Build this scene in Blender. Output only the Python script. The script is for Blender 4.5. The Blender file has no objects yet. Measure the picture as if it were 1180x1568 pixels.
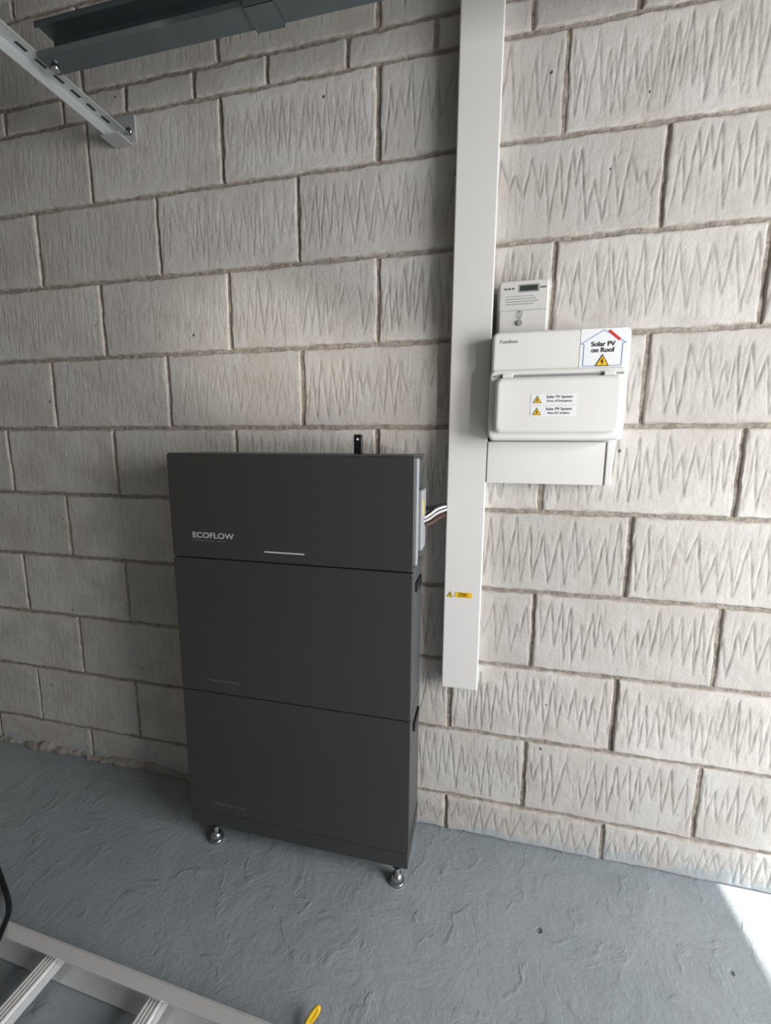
import bpy, bmesh, math, random
import numpy as np
from mathutils import Vector, Matrix
random.seed(7); rng=np.random.default_rng(11)
sc=bpy.context.scene
COL=sc.collection
def srgb(r,g,b):
    def c(v):
        v/=255.; return v/12.92 if v<=.04045 else ((v+.055)/1.055)**2.4
    return (c(r),c(g),c(b),1)
# ---------------------------------------------------------------- node helper
class NT:
    def __init__(s,name):
        s.m=bpy.data.materials.new(name); s.m.use_nodes=True
        s.t=s.m.node_tree; s.b=s.t.nodes['Principled BSDF']
    def n(s,typ,**k):
        nd=s.t.nodes.new(typ)
        for a,v in k.items(): setattr(nd,a,v)
        return nd
    def link(s,a,b): s.t.links.new(a,b)
    def set(s,inp,v):
        if isinstance(v,bpy.types.NodeSocket): s.link(v,inp)
        else: inp.default_value=v
    def math(s,op,a,b=0.,c=0.,clamp=False):
        nd=s.n('ShaderNodeMath',operation=op); nd.use_clamp=clamp
        s.set(nd.inputs[0],a); s.set(nd.inputs[1],b); s.set(nd.inputs[2],c); return nd.outputs[0]
    def ramp(s,v,a,b,lo=0.,hi=1.):
        nd=s.n('ShaderNodeMapRange',interpolation_type='SMOOTHSTEP')
        s.set(nd.inputs[0],v)
        for i,x in zip((1,2,3,4),(a,b,lo,hi)): s.set(nd.inputs[i],x)
        return nd.outputs[0]
    def noise(s,vec,scale,detail=3.,rough=.5,dist=0.):
        nd=s.n('ShaderNodeTexNoise'); s.set(nd.inputs['Vector'],vec)
        s.set(nd.inputs['Scale'],scale); nd.inputs['Detail'].default_value=detail
        nd.inputs['Roughness'].default_value=rough; nd.inputs['Distortion'].default_value=dist
        return nd.outputs['Fac']
    def comb(s,x,y,z=0.):
        nd=s.n('ShaderNodeCombineXYZ'); s.set(nd.inputs[0],x); s.set(nd.inputs[1],y); s.set(nd.inputs[2],z); return nd.outputs[0]
    def sep(s,v):
        nd=s.n('ShaderNodeSeparateXYZ'); s.link(v,nd.inputs[0]); return nd.outputs
    def mix(s,f,a,b,bt='MIX'):
        nd=s.n('ShaderNodeMix',data_type='RGBA',blend_type=bt)
        s.set(nd.inputs[0],f); s.set(nd.inputs[6],a); s.set(nd.inputs[7],b); return nd.outputs[2]
    def bump(s,h,strength=1.,dist=.01,normal=None):
        nd=s.n('ShaderNodeBump'); s.link(h,nd.inputs['Height'])
        nd.inputs['Strength'].default_value=strength; nd.inputs['Distance'].default_value=dist
        if normal: s.link(normal,nd.inputs['Normal'])
        s.link(nd.outputs[0],s.b.inputs['Normal']); return nd.outputs[0]
    def pos(s): return s.n('ShaderNodeNewGeometry').outputs['Position']
def simple(name,col,rough=.5,metal=0.,nscale=60.,namt=.06,bump=0.):
    t=NT(name); P=t.n('ShaderNodeTexCoord').outputs['Object']
    nz=t.noise(P,nscale,2.)
    f=t.math('MULTIPLY',nz,namt*2)
    dark=tuple(c*.7 for c in col[:3])+(1,)
    t.link(t.mix(f,col,dark),t.b.inputs['Base Color'])
    t.b.inputs['Roughness'].default_value=rough; t.b.inputs['Metallic'].default_value=metal
    if bump: t.bump(t.noise(P,nscale*6,2.),bump,.002)
    return t.m
# ---------------------------------------------------------------- mesh helpers
def empty(name,loc=(0,0,0)):
    o=bpy.data.objects.new(name,None); COL.objects.link(o); o.location=loc; o.empty_display_size=.05; return o
def add(name,bm,mat,parent=None,smooth=False):
    me=bpy.data.meshes.new(name); bm.to_mesh(me); bm.free()
    if smooth:
        for f in me.polygons: f.use_smooth=True
    me.materials.append(mat)
    o=bpy.data.objects.new(name,me); COL.objects.link(o)
    if parent: o.parent=parent
    return o
def bmbox(bm,x0,x1,y0,y1,z0,z1):
    c=Vector(((x0+x1)/2,(y0+y1)/2,(z0+z1)/2))
    M=Matrix.Translation(c)@Matrix.Diagonal((x1-x0,y1-y0,z1-z0,1))
    return bmesh.ops.create_cube(bm,size=1,matrix=M)
def box(name,x0,x1,y0,y1,z0,z1,mat,parent=None,bev=0.,seg=3,rot=None,pivot=None):
    bm=bmesh.new(); bmbox(bm,x0,x1,y0,y1,z0,z1)
    if bev: bmesh.ops.bevel(bm,geom=bm.edges[:],offset=bev,segments=seg,profile=.5,affect='EDGES')
    if rot:
        bmesh.ops.rotate(bm,cent=pivot or ((x0+x1)/2,(y0+y1)/2,(z0+z1)/2),matrix=rot,verts=bm.verts)
    return add(name,bm,mat,parent,smooth=False)
def rbox(name,x0,x1,y0,y1,z0,z1,mat,parent=None,rc=.02,bev=.004):
    bm=bmesh.new(); r=bmbox(bm,x0,x1,y0,y1,z0,z1)
    es=[e for e in bm.edges if abs(e.verts[0].co.y-e.verts[1].co.y)>1e-6]
    bmesh.ops.bevel(bm,geom=es,offset=rc,segments=6,profile=.5,affect='EDGES')
    es=[e for e in bm.edges if e.verts[0].co.y<y0+1e-5 and e.verts[1].co.y<y0+1e-5]
    if bev: bmesh.ops.bevel(bm,geom=es,offset=bev,segments=4,profile=.5,affect='EDGES')
    return add(name,bm,mat,parent)
def cyl(name,p0,p1,r,mat,parent=None,seg=24,r2=None,bm=None):
    p0=Vector(p0);p1=Vector(p1); d=p1-p0
    own=bm is None
    if own: bm=bmesh.new()
    M=Matrix.Translation((p0+p1)/2)@d.to_track_quat('Z','Y').to_matrix().to_4x4()
    bmesh.ops.create_cone(bm,cap_ends=True,segments=seg,radius1=r,radius2=r if r2 is None else r2,depth=d.length,matrix=M)
    if own:
        o=add(name,bm,mat,parent)
        for f in o.data.polygons: f.use_smooth=len(f.vertices)==4
        return o
def tube(name,pts,r,mat,parent=None,cyc=False):
    cu=bpy.data.curves.new(name,'CURVE'); cu.dimensions='3D'; cu.bevel_depth=r; cu.bevel_resolution=3; cu.use_fill_caps=True
    sp=cu.splines.new('NURBS'); sp.points.add(len(pts)-1)
    for i,q in enumerate(pts): sp.points[i].co=(*q,1)
    sp.use_endpoint_u=True; sp.order_u=3; sp.resolution_u=10
    cu.materials.append(mat); o=bpy.data.objects.new(name,cu); COL.objects.link(o)
    if parent:o.parent=parent
    return o
def text(name,body,size,x,y,z,mat,parent=None,align='LEFT',sx=1.,space=1.,off=0.):
    cu=bpy.data.curves.new(name,'FONT'); cu.body=body; cu.size=size; cu.align_x=align; cu.align_y='CENTER'
    cu.space_character=space; cu.extrude=.0001; cu.offset=off
    cu.materials.append(mat); o=bpy.data.objects.new(name,cu); COL.objects.link(o)
    o.rotation_euler=(math.pi/2,0,0); o.location=(x,y,z); o.scale=(sx,1,1)
    if parent:o.parent=parent
    return o
def poly(name,pts,y,mat,parent=None,th=.0004):
    bm=bmesh.new()
    vs=[bm.verts.new((a,y,b)) for a,b in pts]; f=bm.faces.new(vs)
    r=bmesh.ops.extrude_face_region(bm,geom=[f])
    bmesh.ops.translate(bm,verts=[v for v in r['geom'] if isinstance(v,bmesh.types.BMVert)],vec=(0,th,0))
    bmesh.ops.recalc_face_normals(bm,faces=bm.faces)
    return add(name,bm,mat,parent)
# ================================================================ MATERIALS
def block_mat():
    t=NT('painted_block')
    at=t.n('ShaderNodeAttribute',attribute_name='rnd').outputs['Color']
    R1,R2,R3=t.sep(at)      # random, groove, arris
    P=t.pos(); px,py,pz=t.sep(P)
    n1=t.noise(P,7.,3.,.6); n3=t.noise(P,42.,4.,.65)
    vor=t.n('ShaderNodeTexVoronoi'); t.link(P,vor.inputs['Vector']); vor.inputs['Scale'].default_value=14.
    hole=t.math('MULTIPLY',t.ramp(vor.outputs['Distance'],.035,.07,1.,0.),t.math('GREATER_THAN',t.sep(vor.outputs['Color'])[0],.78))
    h=t.math('SUBTRACT',t.math('MULTIPLY',n3,1.),t.math('MULTIPLY',hole,1.2))
    t.bump(h,.9,.0026)
    base=t.mix(R1,srgb(206,202,197),srgb(186,182,177))
    base=t.mix(t.ramp(n1,.38,.68,0.,.55),base,srgb(178,170,163))
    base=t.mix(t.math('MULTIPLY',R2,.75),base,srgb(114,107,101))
    em=t.math('MULTIPLY',t.ramp(R3,.35,1.),t.ramp(n3,.35,.6,.1,.75))
    base=t.mix(em,base,srgb(158,147,135))
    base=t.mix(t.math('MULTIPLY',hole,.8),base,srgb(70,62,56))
    fp=t.math('MULTIPLY',t.ramp(t.math('ADD',pz,t.math('MULTIPLY',t.math('SUBTRACT',n1,.5),.2)),.0,.05,1.,0.),.6)
    base=t.mix(fp,base,srgb(150,163,172))
    t.link(base,t.b.inputs['Base Color']); t.b.inputs['Roughness'].default_value=.85
    t.b.inputs['Specular IOR Level'].default_value=.25
    return t.m
def mortar_mat():
    t=NT('mortar'); P=t.pos(); n=t.noise(P,60.,3.,.65)
    c=t.mix(t.ramp(n,.35,.65),srgb(164,155,145),srgb(134,125,116))
    t.link(c,t.b.inputs['Base Color']); t.b.inputs['Roughness'].default_value=.95
    t.bump(n,1.,.005); return t.m
def floor_mat():
    t=NT('painted_concrete'); P=t.pos()
    n1=t.noise(P,1.7,3.,.5,.3); n2=t.noise(P,75.,4.,.65); n4=t.noise(P,9.,5.,.62,.9)
    wv=t.n('ShaderNodeTexWave',wave_type='RINGS',rings_direction='Z'); t.link(P,wv.inputs['Vector'])
    wv.inputs['Scale'].default_value=3.6; wv.inputs['Distortion'].default_value=12.; wv.inputs['Detail'].default_value=3.; wv.inputs['Detail Scale'].default_value=1.6; wv.inputs['Detail Roughness'].default_value=.6
    ridge=t.math('MULTIPLY',t.ramp(wv.outputs['Fac'],.80,1.),t.ramp(n4,.47,.66))
    vor=t.n('ShaderNodeTexVoronoi'); t.link(P,vor.inputs['Vector']); vor.inputs['Scale'].default_value=9.
    pit=t.math('MULTIPLY',t.ramp(vor.outputs['Distance'],.03,.08,1.,0.),t.math('GREATER_THAN',t.sep(vor.outputs['Color'])[1],.72))
    h=t.math('ADD',t.math('MULTIPLY',ridge,.24),t.math('MULTIPLY',n2,.40))
    h=t.math('ADD',h,t.math('MULTIPLY',n4,1.1))
    h=t.math('SUBTRACT',h,t.math('MULTIPLY',pit,1.))
    t.bump(h,1.,.0042)
    c=t.mix(t.ramp(n1,.3,.7),srgb(134,142,147),srgb(148,155,160))
    c=t.mix(t.math('MULTIPLY',t.ramp(n4,.4,.7),.28),c,srgb(120,127,132))
    c=t.mix(t.ramp(n2,.58,.75,0.,.25),c,srgb(160,166,170))
    c=t.mix(t.math('MULTIPLY',pit,.7),c,srgb(76,80,82))
    t.link(c,t.b.inputs['Base Color']); t.b.inputs['Roughness'].default_value=.55
    return t.m
M_block=block_mat(); M_mortar=mortar_mat(); M_floor=floor_mat()
M_plain=simple('rendered_wall',srgb(120,118,116),.9,nscale=8)
M_fillet=simple('mortar_fillet',srgb(162,157,151),.95,nscale=40,namt=.3,bump=.8)
M_ceil=simple('ceiling_board',srgb(115,112,108),.9,nscale=5)
M_pvc=simple('white_upvc',srgb(225,222,219),.38,nscale=12,namt=.02)
M_pvc2=simple('white_abs',srgb(230,228,225),.3,nscale=12,namt=.02)
M_meter=simple('meter_plastic',srgb(214,211,207),.4,namt=.02)
M_bat=simple('charcoal_powdercoat',srgb(67,66,66),.36,metal=.15,nscale=900,namt=.12)
M_batside=simple('charcoal_side',srgb(78,79,80),.5,metal=.1,nscale=700)
M_dark=simple('black_plastic',srgb(18,18,20),.45)
M_grey=simple('grey_plastic',srgb(150,152,155),.5)
M_steel=simple('galvanised_steel',srgb(195,198,198),.40,metal=.45,nscale=35,namt=.3)
M_steel2=simple('galvanised_dark',srgb(112,122,126),.32,metal=.7,nscale=30,namt=.4)
M_alu=simple('aluminium',srgb(226,226,227),.26,metal=.45,nscale=50,namt=.12)
M_chrome=simple('bright_steel',srgb(200,200,202),.22,metal=1.)
M_lab=simple('label_white',srgb(236,236,238),.5,namt=.01)
M_yel=simple('label_yellow',srgb(238,190,20),.5,namt=.01)
M_ink=simple('ink_black',srgb(25,24,24),.6)
M_blue=simple('ink_blue',srgb(110,140,205),.6)
M_red=simple('ink_red',srgb(200,45,40),.6)
M_logo=simple('logo_silver',srgb(190,190,190),.4)
M_led=simple('light_bar',srgb(200,202,206),.3)
M_faint=simple('ink_faint',srgb(120,120,122),.5)
M_wgrey=simple('cable_grey',srgb(190,190,190),.5); M_wbrown=simple('cable_brown',srgb(95,50,30),.5)
M_wyel=simple('cable_yellow',srgb(225,185,30),.5)
M_cream=simple('door_panel_cream',srgb(225,215,195),.6)
M_lcd=simple('lcd_glass',srgb(60,66,62),.2)
# ================================================================ ROOM
def course(n): return 1.25+(4-n)*.225
XL,XR,ZT=-2.9,2.3,2.62
rows=[]
for n in range(0,9): rows.append((course(n+1),course(n)-.0085,0. if n%2==0 else .225,.45))
rows.append((0.0,course(9)-.0085,.225,.45))
z=2.15; rows.append((z,z+.0665,-.08,.225)); z=2.225
rows.append((z,z+.2165,0.,.45)); rows.append((z+.225,ZT,.225,.45))
verts=[];faces=[];cols=[];base=0
def prof(L,step,e=(0,.0015,.0035,.0065,.010)):
    a=list(e); n=max(2,int(round((L-2*e[-1])/step)))
    mid=[e[-1]+(L-2*e[-1])*i/n for i in range(1,n)]
    return np.array(a+mid+[L-q for q in reversed(e)])
def smn(x,s): return np.sin(x*31+s)*.5+np.sin(x*73+s*2.3)*.3+np.sin(x*157+s*4.1)*.2
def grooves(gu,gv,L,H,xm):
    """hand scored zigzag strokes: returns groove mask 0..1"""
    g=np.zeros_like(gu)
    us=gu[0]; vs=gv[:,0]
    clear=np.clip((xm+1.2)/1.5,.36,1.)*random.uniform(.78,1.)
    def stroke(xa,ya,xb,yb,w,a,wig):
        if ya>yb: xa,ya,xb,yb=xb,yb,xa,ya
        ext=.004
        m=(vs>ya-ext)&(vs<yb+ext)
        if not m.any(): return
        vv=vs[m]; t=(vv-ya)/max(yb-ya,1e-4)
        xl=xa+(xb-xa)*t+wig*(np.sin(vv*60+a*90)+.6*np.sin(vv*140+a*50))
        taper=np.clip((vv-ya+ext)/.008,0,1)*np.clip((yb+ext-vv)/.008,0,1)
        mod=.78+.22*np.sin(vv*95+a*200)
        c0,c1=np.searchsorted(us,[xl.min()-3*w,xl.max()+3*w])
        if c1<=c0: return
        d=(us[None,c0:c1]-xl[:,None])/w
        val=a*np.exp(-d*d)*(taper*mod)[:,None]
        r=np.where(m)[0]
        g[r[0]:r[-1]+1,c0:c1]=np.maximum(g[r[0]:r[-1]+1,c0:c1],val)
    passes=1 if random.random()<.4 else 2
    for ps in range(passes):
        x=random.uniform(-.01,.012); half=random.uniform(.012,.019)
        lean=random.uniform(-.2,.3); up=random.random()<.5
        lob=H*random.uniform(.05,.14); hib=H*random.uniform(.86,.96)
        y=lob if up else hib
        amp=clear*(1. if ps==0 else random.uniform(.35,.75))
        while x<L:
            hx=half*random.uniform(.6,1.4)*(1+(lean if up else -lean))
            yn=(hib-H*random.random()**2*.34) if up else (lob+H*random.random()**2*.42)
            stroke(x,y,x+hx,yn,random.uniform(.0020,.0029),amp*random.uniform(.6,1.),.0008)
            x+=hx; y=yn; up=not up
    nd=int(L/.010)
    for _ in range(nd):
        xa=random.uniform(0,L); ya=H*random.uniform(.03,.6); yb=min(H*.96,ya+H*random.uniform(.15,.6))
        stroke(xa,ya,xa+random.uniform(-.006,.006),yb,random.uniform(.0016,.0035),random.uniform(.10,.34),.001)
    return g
for (z0,z1,off,bl) in rows:
    k0=int(math.floor((XL-off)/bl))-1
    x=off+k0*bl
    while x<XR:
        xa=x+.0042+random.uniform(-.0015,.0015); xb=x+bl-.0042+random.uniform(-.0015,.0015); x+=bl
        xa=max(xa,XL); xb=min(xb,XR)
        if xb-xa<.03: continue
        L=xb-xa; H=z1-z0; vis=(xb>-1.75 and xa<1.6)
        us=prof(L,.0021 if vis else .012); vs=prof(H,.008) 
        gu,gv=np.meshgrid(us,vs)
        s=random.uniform(0,100)
        wob=lambda q,ss: np.clip(1.+.9*smn(q,ss),.3,3)
        de=np.minimum(np.minimum(gu/wob(gv,s),(L-gu)/wob(gv,s+5)),np.minimum(gv/wob(gu,s+9),(H-gv)/wob(gu,s+13)))
        R=.006; q=np.clip(de/R,0,1)
        depth=.0072*(1-np.sqrt(1-(1-q)**2))
        lift=random.uniform(-.0012,.0012); tx=random.uniform(-.002,.002); tz=random.uniform(-.0015,.0015)
        bulge=.0009*smn(gu*.35+gv*.6,s+2)+.0006*smn(gv*.5,s+3)
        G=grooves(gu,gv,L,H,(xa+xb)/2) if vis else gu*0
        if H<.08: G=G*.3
        yy=depth-(lift+tx*(gu/L-.5)+tz*(gv/H-.5))-bulge+.0025*G
        xx=xa+gu+np.where(gu<.003,-1,0)*.0018*smn(gv,s+1)+np.where(gu>L-.003,1,0)*.0018*smn(gv,s+6)
        zz=z0+gv+np.where(gv<.003,-1,0)*.002*smn(gu,s+4)+np.where(gv>H-.003,1,0)*.002*smn(gu,s+8)
        if z0<=0.001: zz=np.maximum(zz,0)
        nv,nu=gu.shape
        verts.append(np.stack([xx,yy,zz],-1).reshape(-1,3))
        rr=random.random()
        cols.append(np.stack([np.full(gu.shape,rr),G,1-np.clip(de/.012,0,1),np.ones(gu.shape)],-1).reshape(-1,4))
        idx=np.arange(nu*nv).reshape(nv,nu)+base
        faces.append(np.stack([idx[:-1,:-1],idx[:-1,1:],idx[1:,1:],idx[1:,:-1]],-1).reshape(-1,4)); base+=nu*nv
ym=.0055
mort=np.array([[XL,ym,0],[XR,ym,0],[XR,ym,ZT],[XL,ym,ZT],[XL,.12,0],[XR,.12,0],[XR,.12,ZT],[XL,.12,ZT]])
verts.append(mort); cols.append(np.zeros((8,4)))
nb=sum(len(f) for f in faces)
faces.append(np.array([(0,1,2,3),(5,4,7,6),(4,0,3,7),(1,5,6,2),(3,2,6,7),(4,5,1,0)])+base)
Vv=np.concatenate(verts).astype(np.float32);Ff=np.concatenate(faces).astype(np.int32);Cc=np.concatenate(cols).astype(np.float32)
me=bpy.data.meshes.new('wall_back')
me.vertices.add(len(Vv)); me.vertices.foreach_set('co',Vv.ravel())
me.loops.add(len(Ff)*4); me.loops.foreach_set('vertex_index',Ff.ravel())
me.polygons.add(len(Ff)); me.polygons.foreach_set('loop_start',np.arange(0,len(Ff)*4,4,dtype=np.int32))
mi=np.zeros(len(Ff),dtype=np.int32); mi[nb:]=1; me.polygons.foreach_set('material_index',mi)
me.update(calc_edges=True); me.validate()
me.polygons.foreach_set('use_smooth',(mi==0))
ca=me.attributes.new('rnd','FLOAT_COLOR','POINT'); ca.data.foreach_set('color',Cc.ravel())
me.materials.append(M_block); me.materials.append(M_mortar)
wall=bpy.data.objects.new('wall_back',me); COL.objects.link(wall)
YF=-2.75
box('floor',XL-.12,5.,YF-.12,.12,-.12,0,M_floor)
box('ceiling',XL-.12,XR,YF-.12,.12,ZT,ZT+.1,M_ceil)
box('wall_left',XL-.12,XL,YF,.12,0,ZT,M_plain)
box('wall_front',XL-.12,XR,YF-.12,YF,0,ZT,M_plain)
box('trim_1',XR,XR+.1,YF-.12,.12,2.0,ZT+.1,M_plain)  # lintel over the vehicle opening
# rough mortar fillet at the foot of the wall
bm=bmesh.new(); N=300; ringp=[]
for i in range(N+1):
    x=-2.2+i*(1.75/N)
    a=np.array(x)
    hh=max(.004,.020+.016*smn(a*.5,3.)+.005*smn(a*2.1,1.)+random.uniform(-.001,.001)); dd=max(.004,.016+.011*smn(a*.6,8.)+.004*smn(a*2.7,2.)+random.uniform(-.001,.001))
    ringp.append([bm.verts.new((x,.006,hh)),bm.verts.new((x,-dd*.45,hh*.85)),bm.verts.new((x,-dd,hh*.45)),bm.verts.new((x,-dd*.8,0.0))])
for a,b in zip(ringp[:-1],ringp[1:]):
    for j in range(3): bm.faces.new((a[j],a[j+1],b[j+1],b[j]))
bmesh.ops.recalc_face_normals(bm,faces=bm.faces)
add('trim_2',bm,M_fillet,None,True)
# ================================================================ BATTERY STACK
bat=empty('home_battery_cabinet')
x0,x1,yf,yb=-.513,.145,-.225,-.045
for i,(za,zb) in enumerate([(.896,1.1685),(.508,.893),(.122,.505)]):
    box(f'module_front_{i+1}',x0,x1,yf,yf+.020,za,zb,M_bat,bat,.0022)
    box(f'module_body_{i+1}',x0+.004,x1-.004,yf+.0215,yb,za+.001,zb-.001,M_batside,bat,.003)
box('plinth',x0+.002,x1-.002,yf+.002,yb,.074,.1195,M_bat,bat,.002)
box('lid',x0+.001,x1-.001,yf+.004,yb,1.1685,1.173,M_batside,bat,.0015)
box('side_trim',x1-.004,x1+.004,yf+.026,yf+.05,.905,1.165,M_grey,bat,.002)
box('side_trim_2',x1-.004,x1+.003,yf+.058,yf+.13,1.13,1.162,M_batside,bat,.004)
box('side_cover',x1-.004,x1+.009,-.145,-.08,.93,1.085,M_grey,bat,.004)
box('side_label',x1+.0088,x1+.0095,-.14,-.125,1.02,1.06,M_yel,bat)
for zz in (.86,.47): 
    box('side_handle',x1-.004,x1+.002,-.16,-.08,zz-.035,zz-.01,M_dark,bat,.0015)
for i,(fx,fy) in enumerate([(x0+.060,yf+.028),(x1-.035,yf+.028),(x0+.060,yb-.03),(x1-.035,yb-.03)]):
    cyl(f'foot_{i+1}',(fx,fy,0),(fx,fy,.009),.021,M_chrome,bat)
    cyl(f'foot_dome_{i+1}',(fx,fy,.009),(fx,fy,.030),.021,M_chrome,bat,r2=.010)
    cyl(f'foot_stem_{i+1}',(fx,fy,.03),(fx,fy,.076),.007,M_steel,bat)
    cyl(f'foot_nut_{i+1}',(fx,fy,.050),(fx,fy,.076),.013,M_dark,bat,seg=6)
cyl('foot_screw',(-.02,yf+.02,.062),(-.02,yf+.02,.076),.006,M_dark,bat)
box('light_bar',-.240,-.131,yf-.0006,yf+.001,.9215,.9250,M_led,bat)
text('badge','ECOFLOW',.0205,-.449,yf-.0006,.957,M_logo,bat,sx=1.22,space=1.02,off=.0004)
text('badge_sub','POWEROCEAN  HOME',.006,-.449,yf-.0006,.943,M_faint,bat,sx=1.35,space=1.25)
for zz in (.545,.155):
    text('badge_unit','LFP BATTERY PACK',.0085,-.435,yf-.0006,zz,M_faint,bat,sx=1.2,space=1.2)
box('dongle',-.028,-.006,-.135,-.123,1.172,1.222,M_dark,bat,.003)
cyl('dongle_dot',(-.017,-.1352,1.21),(-.017,-.136,1.21),.003,M_lab,bat,seg=12)
for i,(m,dz,dy) in enumerate([(M_wgrey,.0,0),(M_dark,-.012,.01),(M_wbrown,-.006,.02),(M_pvc,.010,.012),(M_wbrown,-.018,.02),(M_dark,.016,.025)]):
    tube(f'lead_{i+1}',[(x1+.004,-.115+dy,1.0+dz*.6),(x1+.02,-.105+dy,1.004+dz),(x1+.04,-.075+dy*.5,1.022+dz),(.212,-.04+dy*.4,1.026+dz*.8)],.0032,m,bat)
# ================================================================ TRUNKING
tr=empty('cable_trunking')
tx0,tx1=.205,.306
box('trunk_base',tx0+.002,tx1-.002,-.040,.004,.512,ZT-.002,M_pvc,tr,.001)
box('trunk_lid',tx0,tx1,-.050,-.036,.510,ZT-.003,M_pvc,tr,.004,4)
poly('warning_label',[(.236,.782),(.281,.782),(.281,.797),(.236,.797)],-.0506,M_yel,tr)
text('warning_label_text','Danger',.0085,.2585,-.0512,.7925,M_ink,tr,align='CENTER')
text('warning_label_text_2','230 volts a.c.',.0055,.2585,-.0512,.786,M_ink,tr,align='CENTER')
def tri(name,cx,cz,s,y,par):
    h=s*.866
    poly(name+'_edge',[(cx-s/2,cz-h/2),(cx+s/2,cz-h/2),(cx,cz+h/2)],y,M_ink,par)
    k=.80; c0=cz-h/2+h/3
    poly(name+'_fill',[(cx-s/2*k,c0-h/3*k),(cx+s/2*k,c0-h/3*k),(cx,c0+2*h/3*k)],y-.0004,M_yel,par)
    poly(name+'_bolt',[(cx+.05*s,c0+.32*s),(cx-.12*s,c0-.0*s),(cx-.01*s,c0),(cx-.03*s,c0-.2*s),(cx+.13*s,c0+.07*s),(cx+.02*s,c0+.07*s)],y-.0008,M_ink,par)
tri('warning_triangle',.222,.7895,.018,-.0506,tr)
# ================================================================ METER
mt=empty('electricity_meter')
box('meter_base',.316,.437,-.030,.003,1.455,1.592,M_meter,mt,.003)
box('meter_front',.319,.434,-.050,-.030,1.458,1.590,M_meter,mt,.004)
box('meter_cover',.321,.432,-.056,-.049,1.458,1.520,M_meter,mt,.003)
box('meter_window',.368,.408,-.0508,-.049,1.565,1.577,M_lcd,mt)
box('meter_window_rim',.364,.412,-.0504,-.049,1.562,1.580,M_grey,mt)
for k in range(4): poly('meter_print',[(.335,1.553-k*.006),(.40+.006*(k%3),1.553-k*.006),(.40+.006*(k%3),1.5543-k*.006),(.335,1.5543-k*.006)],-.0504,M_faint if k else M_grey,mt)
for k in range(3): cyl('meter_button',(.335+k*.009,-.0498,1.571),(.335+k*.009,-.0515,1.571),.0025,M_faint,mt,seg=12)
text('meter_text','kWh',.007,.414,-.0506,1.571,M_ink,mt)
tube('meter_seal_wire',[(.372,-.057,1.520),(.366,-.062,1.508),(.376,-.060,1.500),(.370,-.060,1.495),(.379,-.060,1.504),(.374,-.058,1.518)],.0009,M_steel,mt)
cyl('meter_seal',(.370,-.0565,1.490),(.370,-.061,1.490),.006,M_grey,mt,seg=16)
# ================================================================ CONSUMER UNIT
cu=empty('consumer_unit')
rbox('enclosure_base',.310,.612,-.040,.003,1.206,1.462,M_pvc2,cu,.012,.002)
rbox('enclosure_front',.307,.608,-.105,-.038,1.209,1.460,M_pvc2,cu,.014,.008)
rbox('door_surround',.305,.604,-.114,-.100,1.211,1.372,M_pvc2,cu,.014,.006)
rbox('door_flap',.318,.593,-.134,-.110,1.226,1.352,M_pvc2,cu,.016,.010)
box('door_slot',.316,.595,-.1165,-.1125,1.355,1.3595,M_grey,cu)
for xx in (.345,.565): box('door_hinge',xx-.012,xx+.012,-.122,-.112,1.350,1.362,M_pvc2,cu,.002)
text('maker_mark','Fusebox',.012,.325,-.1055,1.437,M_faint,cu)
YS=-.1056
poly('sticker_roof',[(.502,1.372),(.598,1.372),(.598,1.456),(.502,1.456)],YS,M_lab,cu)
hp=[(.510,1.376),(.590,1.376),(.590,1.424),(.597,1.424),(.550,1.453),(.503,1.424),(.510,1.424)]
for i in range(len(hp)):
    a=Vector(hp[i]); b=Vector(hp[(i+1)%len(hp)]); d=(b-a).normalized(); nn=Vector((-d.y,d.x))*.0006
    poly('sticker_house_line',[tuple(a-nn),tuple(b-nn),tuple(b+nn),tuple(a+nn)],YS-.0005,M_blue,cu)
a=Vector((.560,1.451)); b=Vector((.584,1.431)); nn=Vector((.0018,.0022))
poly('sticker_panel',[tuple(a-nn),tuple(b-nn),tuple(b+nn),tuple(a+nn)],YS-.0006,M_red,cu)
text('sticker_text_1','Solar PV',.0145,.550,YS-.0008,1.4225,M_ink,cu,'CENTER',off=.0002)
text('sticker_text_2','on Roof',.0145,.550,YS-.0008,1.4095,M_ink,cu,'CENTER',off=.0002)
tri('sticker_triangle',.550,1.388,.030,YS-.0006,cu)
for zc,t1,t2 in ((1.301,'Solar PV System','Point of Emergency'),(1.274,'Solar PV System','Main AC Isolator')):
    poly('flap_sticker',[(.399,zc-.0115),(.497,zc-.0115),(.497,zc+.0115),(.399,zc+.0115)],-.1346,M_lab,cu)
    tri('flap_triangle',.413,zc,.019,-.1352,cu)
    text('flap_text',t1,.0085,.461,-.1352,zc+.005,M_ink,cu,'CENTER')
    text('flap_text',t2,.0068,.461,-.1352,zc-.004,M_ink,cu,'CENTER')
gb=empty('cable_gutter_box')
box('gutter_body',.307,.600,-.048,.003,1.102,1.207,M_pvc,gb,.001)
box('gutter_lid',.306,.587,-.052,-.040,1.100,1.206,M_pvc,gb,.003)
box('gutter_end_cap',.588,.604,-.055,.003,1.099,1.206,M_pvc,gb,.003)
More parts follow.
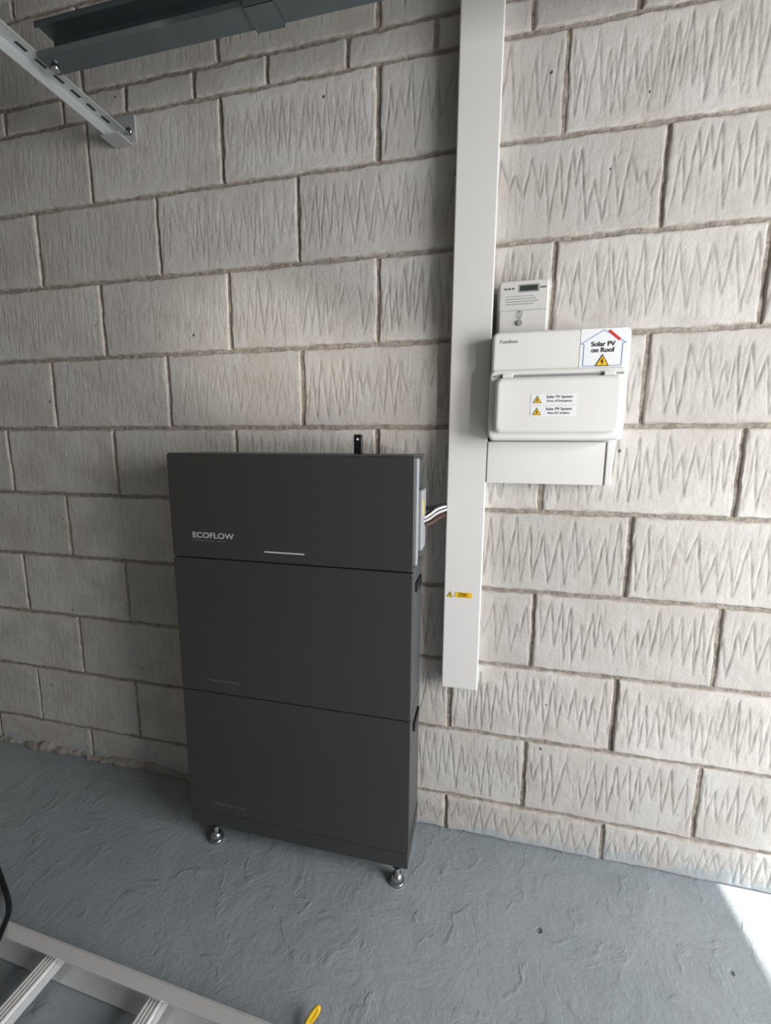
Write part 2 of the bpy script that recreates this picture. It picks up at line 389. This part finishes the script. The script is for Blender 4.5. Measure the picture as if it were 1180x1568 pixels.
# ================================================================ GARAGE DOOR TRACK
gt=empty('garage_door_track')
ax=-.768
bm=bmesh.new()
bmbox(bm,ax-.02,ax+.02,-1.2,-.004,2.090,2.093); bmbox(bm,ax-.02,ax-.017,-1.2,-.004,2.062,2.093)
add('support_arm',bm,M_steel,gt)
bm=bmesh.new()
bmbox(bm,ax-.05,ax+.045,-.006,.003,2.068,2.135); bmbox(bm,ax-.03,ax+.03,-.055,-.003,2.058,2.062)
add('wall_bracket',bm,M_steel,gt)
for bx,bz in ((ax-.035,2.12),(ax+.03,2.09)): cyl('bracket_bolt',(bx,-.006,bz),(bx,-.015,bz),.009,M_chrome,gt,seg=6)
for k in range(6): box('arm_slot',ax-.004,ax+.004,-.075-.045*k,-.05-.045*k,2.0893,2.0905,M_dark,gt)
bm=bmesh.new()
yt=-.222; xa,xb=-.746,2.2; zb0=2.078; zt0=2.150
bmbox(bm,xa,xb,yt,yt+.003,zb0,zt0); bmbox(bm,xa,xb,yt-.045,yt,zb0,zb0+.003); bmbox(bm,xa,xb,yt-.048,yt-.045,zb0,zb0+.012)
bmbox(bm,xa,xb,yt-.045,yt,zt0-.003,zt0); bmbox(bm,xa,xb,yt-.048,yt-.045,zt0-.012,zt0)
bmbox(bm,xa,xb,yt-.006,yt,zb0+.034,zb0+.044)
add('track_channel',bm,M_steel2,gt)
bm=bmesh.new(); bmbox(bm,-.215,-.150,yt-.051,yt+.006,zb0-.004,zb0-.001); bmbox(bm,-.215,-.150,yt-.052,yt-.049,zb0-.004,zb0+.010); bmbox(bm,-.215,-.150,yt+.003,yt+.007,zb0-.004,zt0)
add('track_joint',bm,M_steel2,gt)
cyl('track_bolt',(xa+.02,yt-.02,zb0-.001),(xa+.02,yt-.02,zb0-.010),.009,M_chrome,gt,seg=6)
dp=empty('garage_door_panel')
box('panel_skin',-2.2,-.50,-2.4,-.33,2.16,2.20,M_cream,dp,.003)
box('panel_edge_rail',-2.2,-.48,-.33,-.31,2.155,2.205,M_steel,dp,.002)
# ================================================================ LADDER
ld=empty('aluminium_ladder')
def rail(nm,y,sgn):
    bm=bmesh.new()
    bmbox(bm,-1.45,.45,y-.0015,y+.0015,.004,.072)
    ya,yb_=sorted((y,y+sgn*.026))
    bmbox(bm,-1.45,.45,ya,yb_,.069,.072); bmbox(bm,-1.45,.45,ya,yb_,.004,.007)
    bmbox(bm,-1.45,.45,y+sgn*.0015,y+sgn*.006,.034,.040)
    add(nm,bm,M_alu,ld)
rail('rail_far',-.588,-1); rail('rail_near',-.96,1)
for k in range(7):
    xr=-1.42+.28*k
    bm=bmesh.new(); bmbox(bm,xr-.019,xr+.019,-.96,-.588,.026,.056)
    bmesh.ops.bevel(bm,geom=[e for e in bm.edges if abs(e.verts[0].co.y-e.verts[1].co.y)>.1],offset=.005,segments=3,affect='EDGES')
    for s in (-1.5,-.5,.5,1.5): bmbox(bm,xr+s*.008-.0014,xr+s*.008+.0014,-.955,-.593,.056,.0578)
    add(f'rung_{k+1}',bm,M_alu,ld)
ld.rotation_euler=(0,0,-.035); 
cb=empty('power_cable'); tube('flex',[(-1.05,-.40,.006),(-.90,-.47,.006),(-.80,-.53,.05),(-.75,-.575,.082),(-.722,-.61,.085),(-.71,-.65,.08),(-.75,-.69,.06),(-.85,-.74,.006),(-1.0,-.8,.006)],.006,M_dark,cb)
yc=empty('yellow_strap')
tube('strap',[(-.12,-.61,.004),(-.05,-.565,.006),(-.012,-.545,.012),(.010,-.520,.028),(.004,-.515,.032),(-.015,-.545,.018),(-.005,-.56,.004),(.02,-.60,.004)],.0045,M_wyel,yc)
# ================================================================ LIGHT
def area(name,loc,tgt,sx,sy,en,col):
    l=bpy.data.lights.new(name,'AREA'); l.shape='RECTANGLE'; l.size=sx; l.size_y=sy; l.energy=en; l.color=col
    o=bpy.data.objects.new(name,l); COL.objects.link(o); o.location=loc
    o.rotation_euler=(Vector(tgt)-Vector(loc)).to_track_quat('-Z','Y').to_euler(); return o
area('doorway_daylight',(2.25,-1.2,1.25),(0,-.7,.8),1.2,1.3,77,(1.,.99,.975))
sl=bpy.data.lights.new('sun','SUN'); sl.energy=9.5; sl.angle=.009; sl.color=(1,.98,.94)
so=bpy.data.objects.new('sun',sl); COL.objects.link(so)
so.rotation_euler=Vector((-1.42,.22,-2.0)).to_track_quat('-Z','Y').to_euler()
def spot(name,loc,tgt,en,ang):
    l=bpy.data.lights.new(name,'SPOT'); l.energy=en; l.spot_size=ang; l.spot_blend=1.; l.shadow_soft_size=.05; l.color=(1,.94,.86)
    o=bpy.data.objects.new(name,l); COL.objects.link(o); o.location=loc
    o.rotation_euler=(Vector(tgt)-Vector(loc)).to_track_quat('-Z','Y').to_euler()
spot('sun_glint_1',(1.9,-2.2,.9),(-.36,0,1.46),200,.17)
spot('sun_glint_2',(1.9,-2.2,.9),(.03,0,1.36),130,.14)
w=bpy.data.worlds.new('sky'); sc.world=w; w.use_nodes=True
w.node_tree.nodes['Background'].inputs[0].default_value=(.78,.88,1.,1); w.node_tree.nodes['Background'].inputs[1].default_value=1.0
# ================================================================ CAMERA
cam=bpy.data.cameras.new('camera'); co=bpy.data.objects.new('camera',cam); COL.objects.link(co)
yaw,pit,rol=-0.22528414,0.15188303,0.0058697
F=np.array([math.sin(yaw)*math.cos(pit),math.cos(yaw)*math.cos(pit),-math.sin(pit)]); Rr=np.array([math.cos(yaw),-math.sin(yaw),0]); Uu_=np.cross(Rr,F)
R2=math.cos(rol)*Rr+math.sin(rol)*Uu_; U2=-math.sin(rol)*Rr+math.cos(rol)*Uu_
co.matrix_world=Matrix(((R2[0],U2[0],-F[0],.29930631),(R2[1],U2[1],-F[1],-1.19287637),(R2[2],U2[2],-F[2],1.19125320),(0,0,0,1)))
cam.sensor_fit='HORIZONTAL'; cam.sensor_width=36; cam.lens=36*665.3377/1204; cam.clip_start=.02
sc.camera=co
sc.view_settings.view_transform='Standard'; sc.view_settings.exposure=0
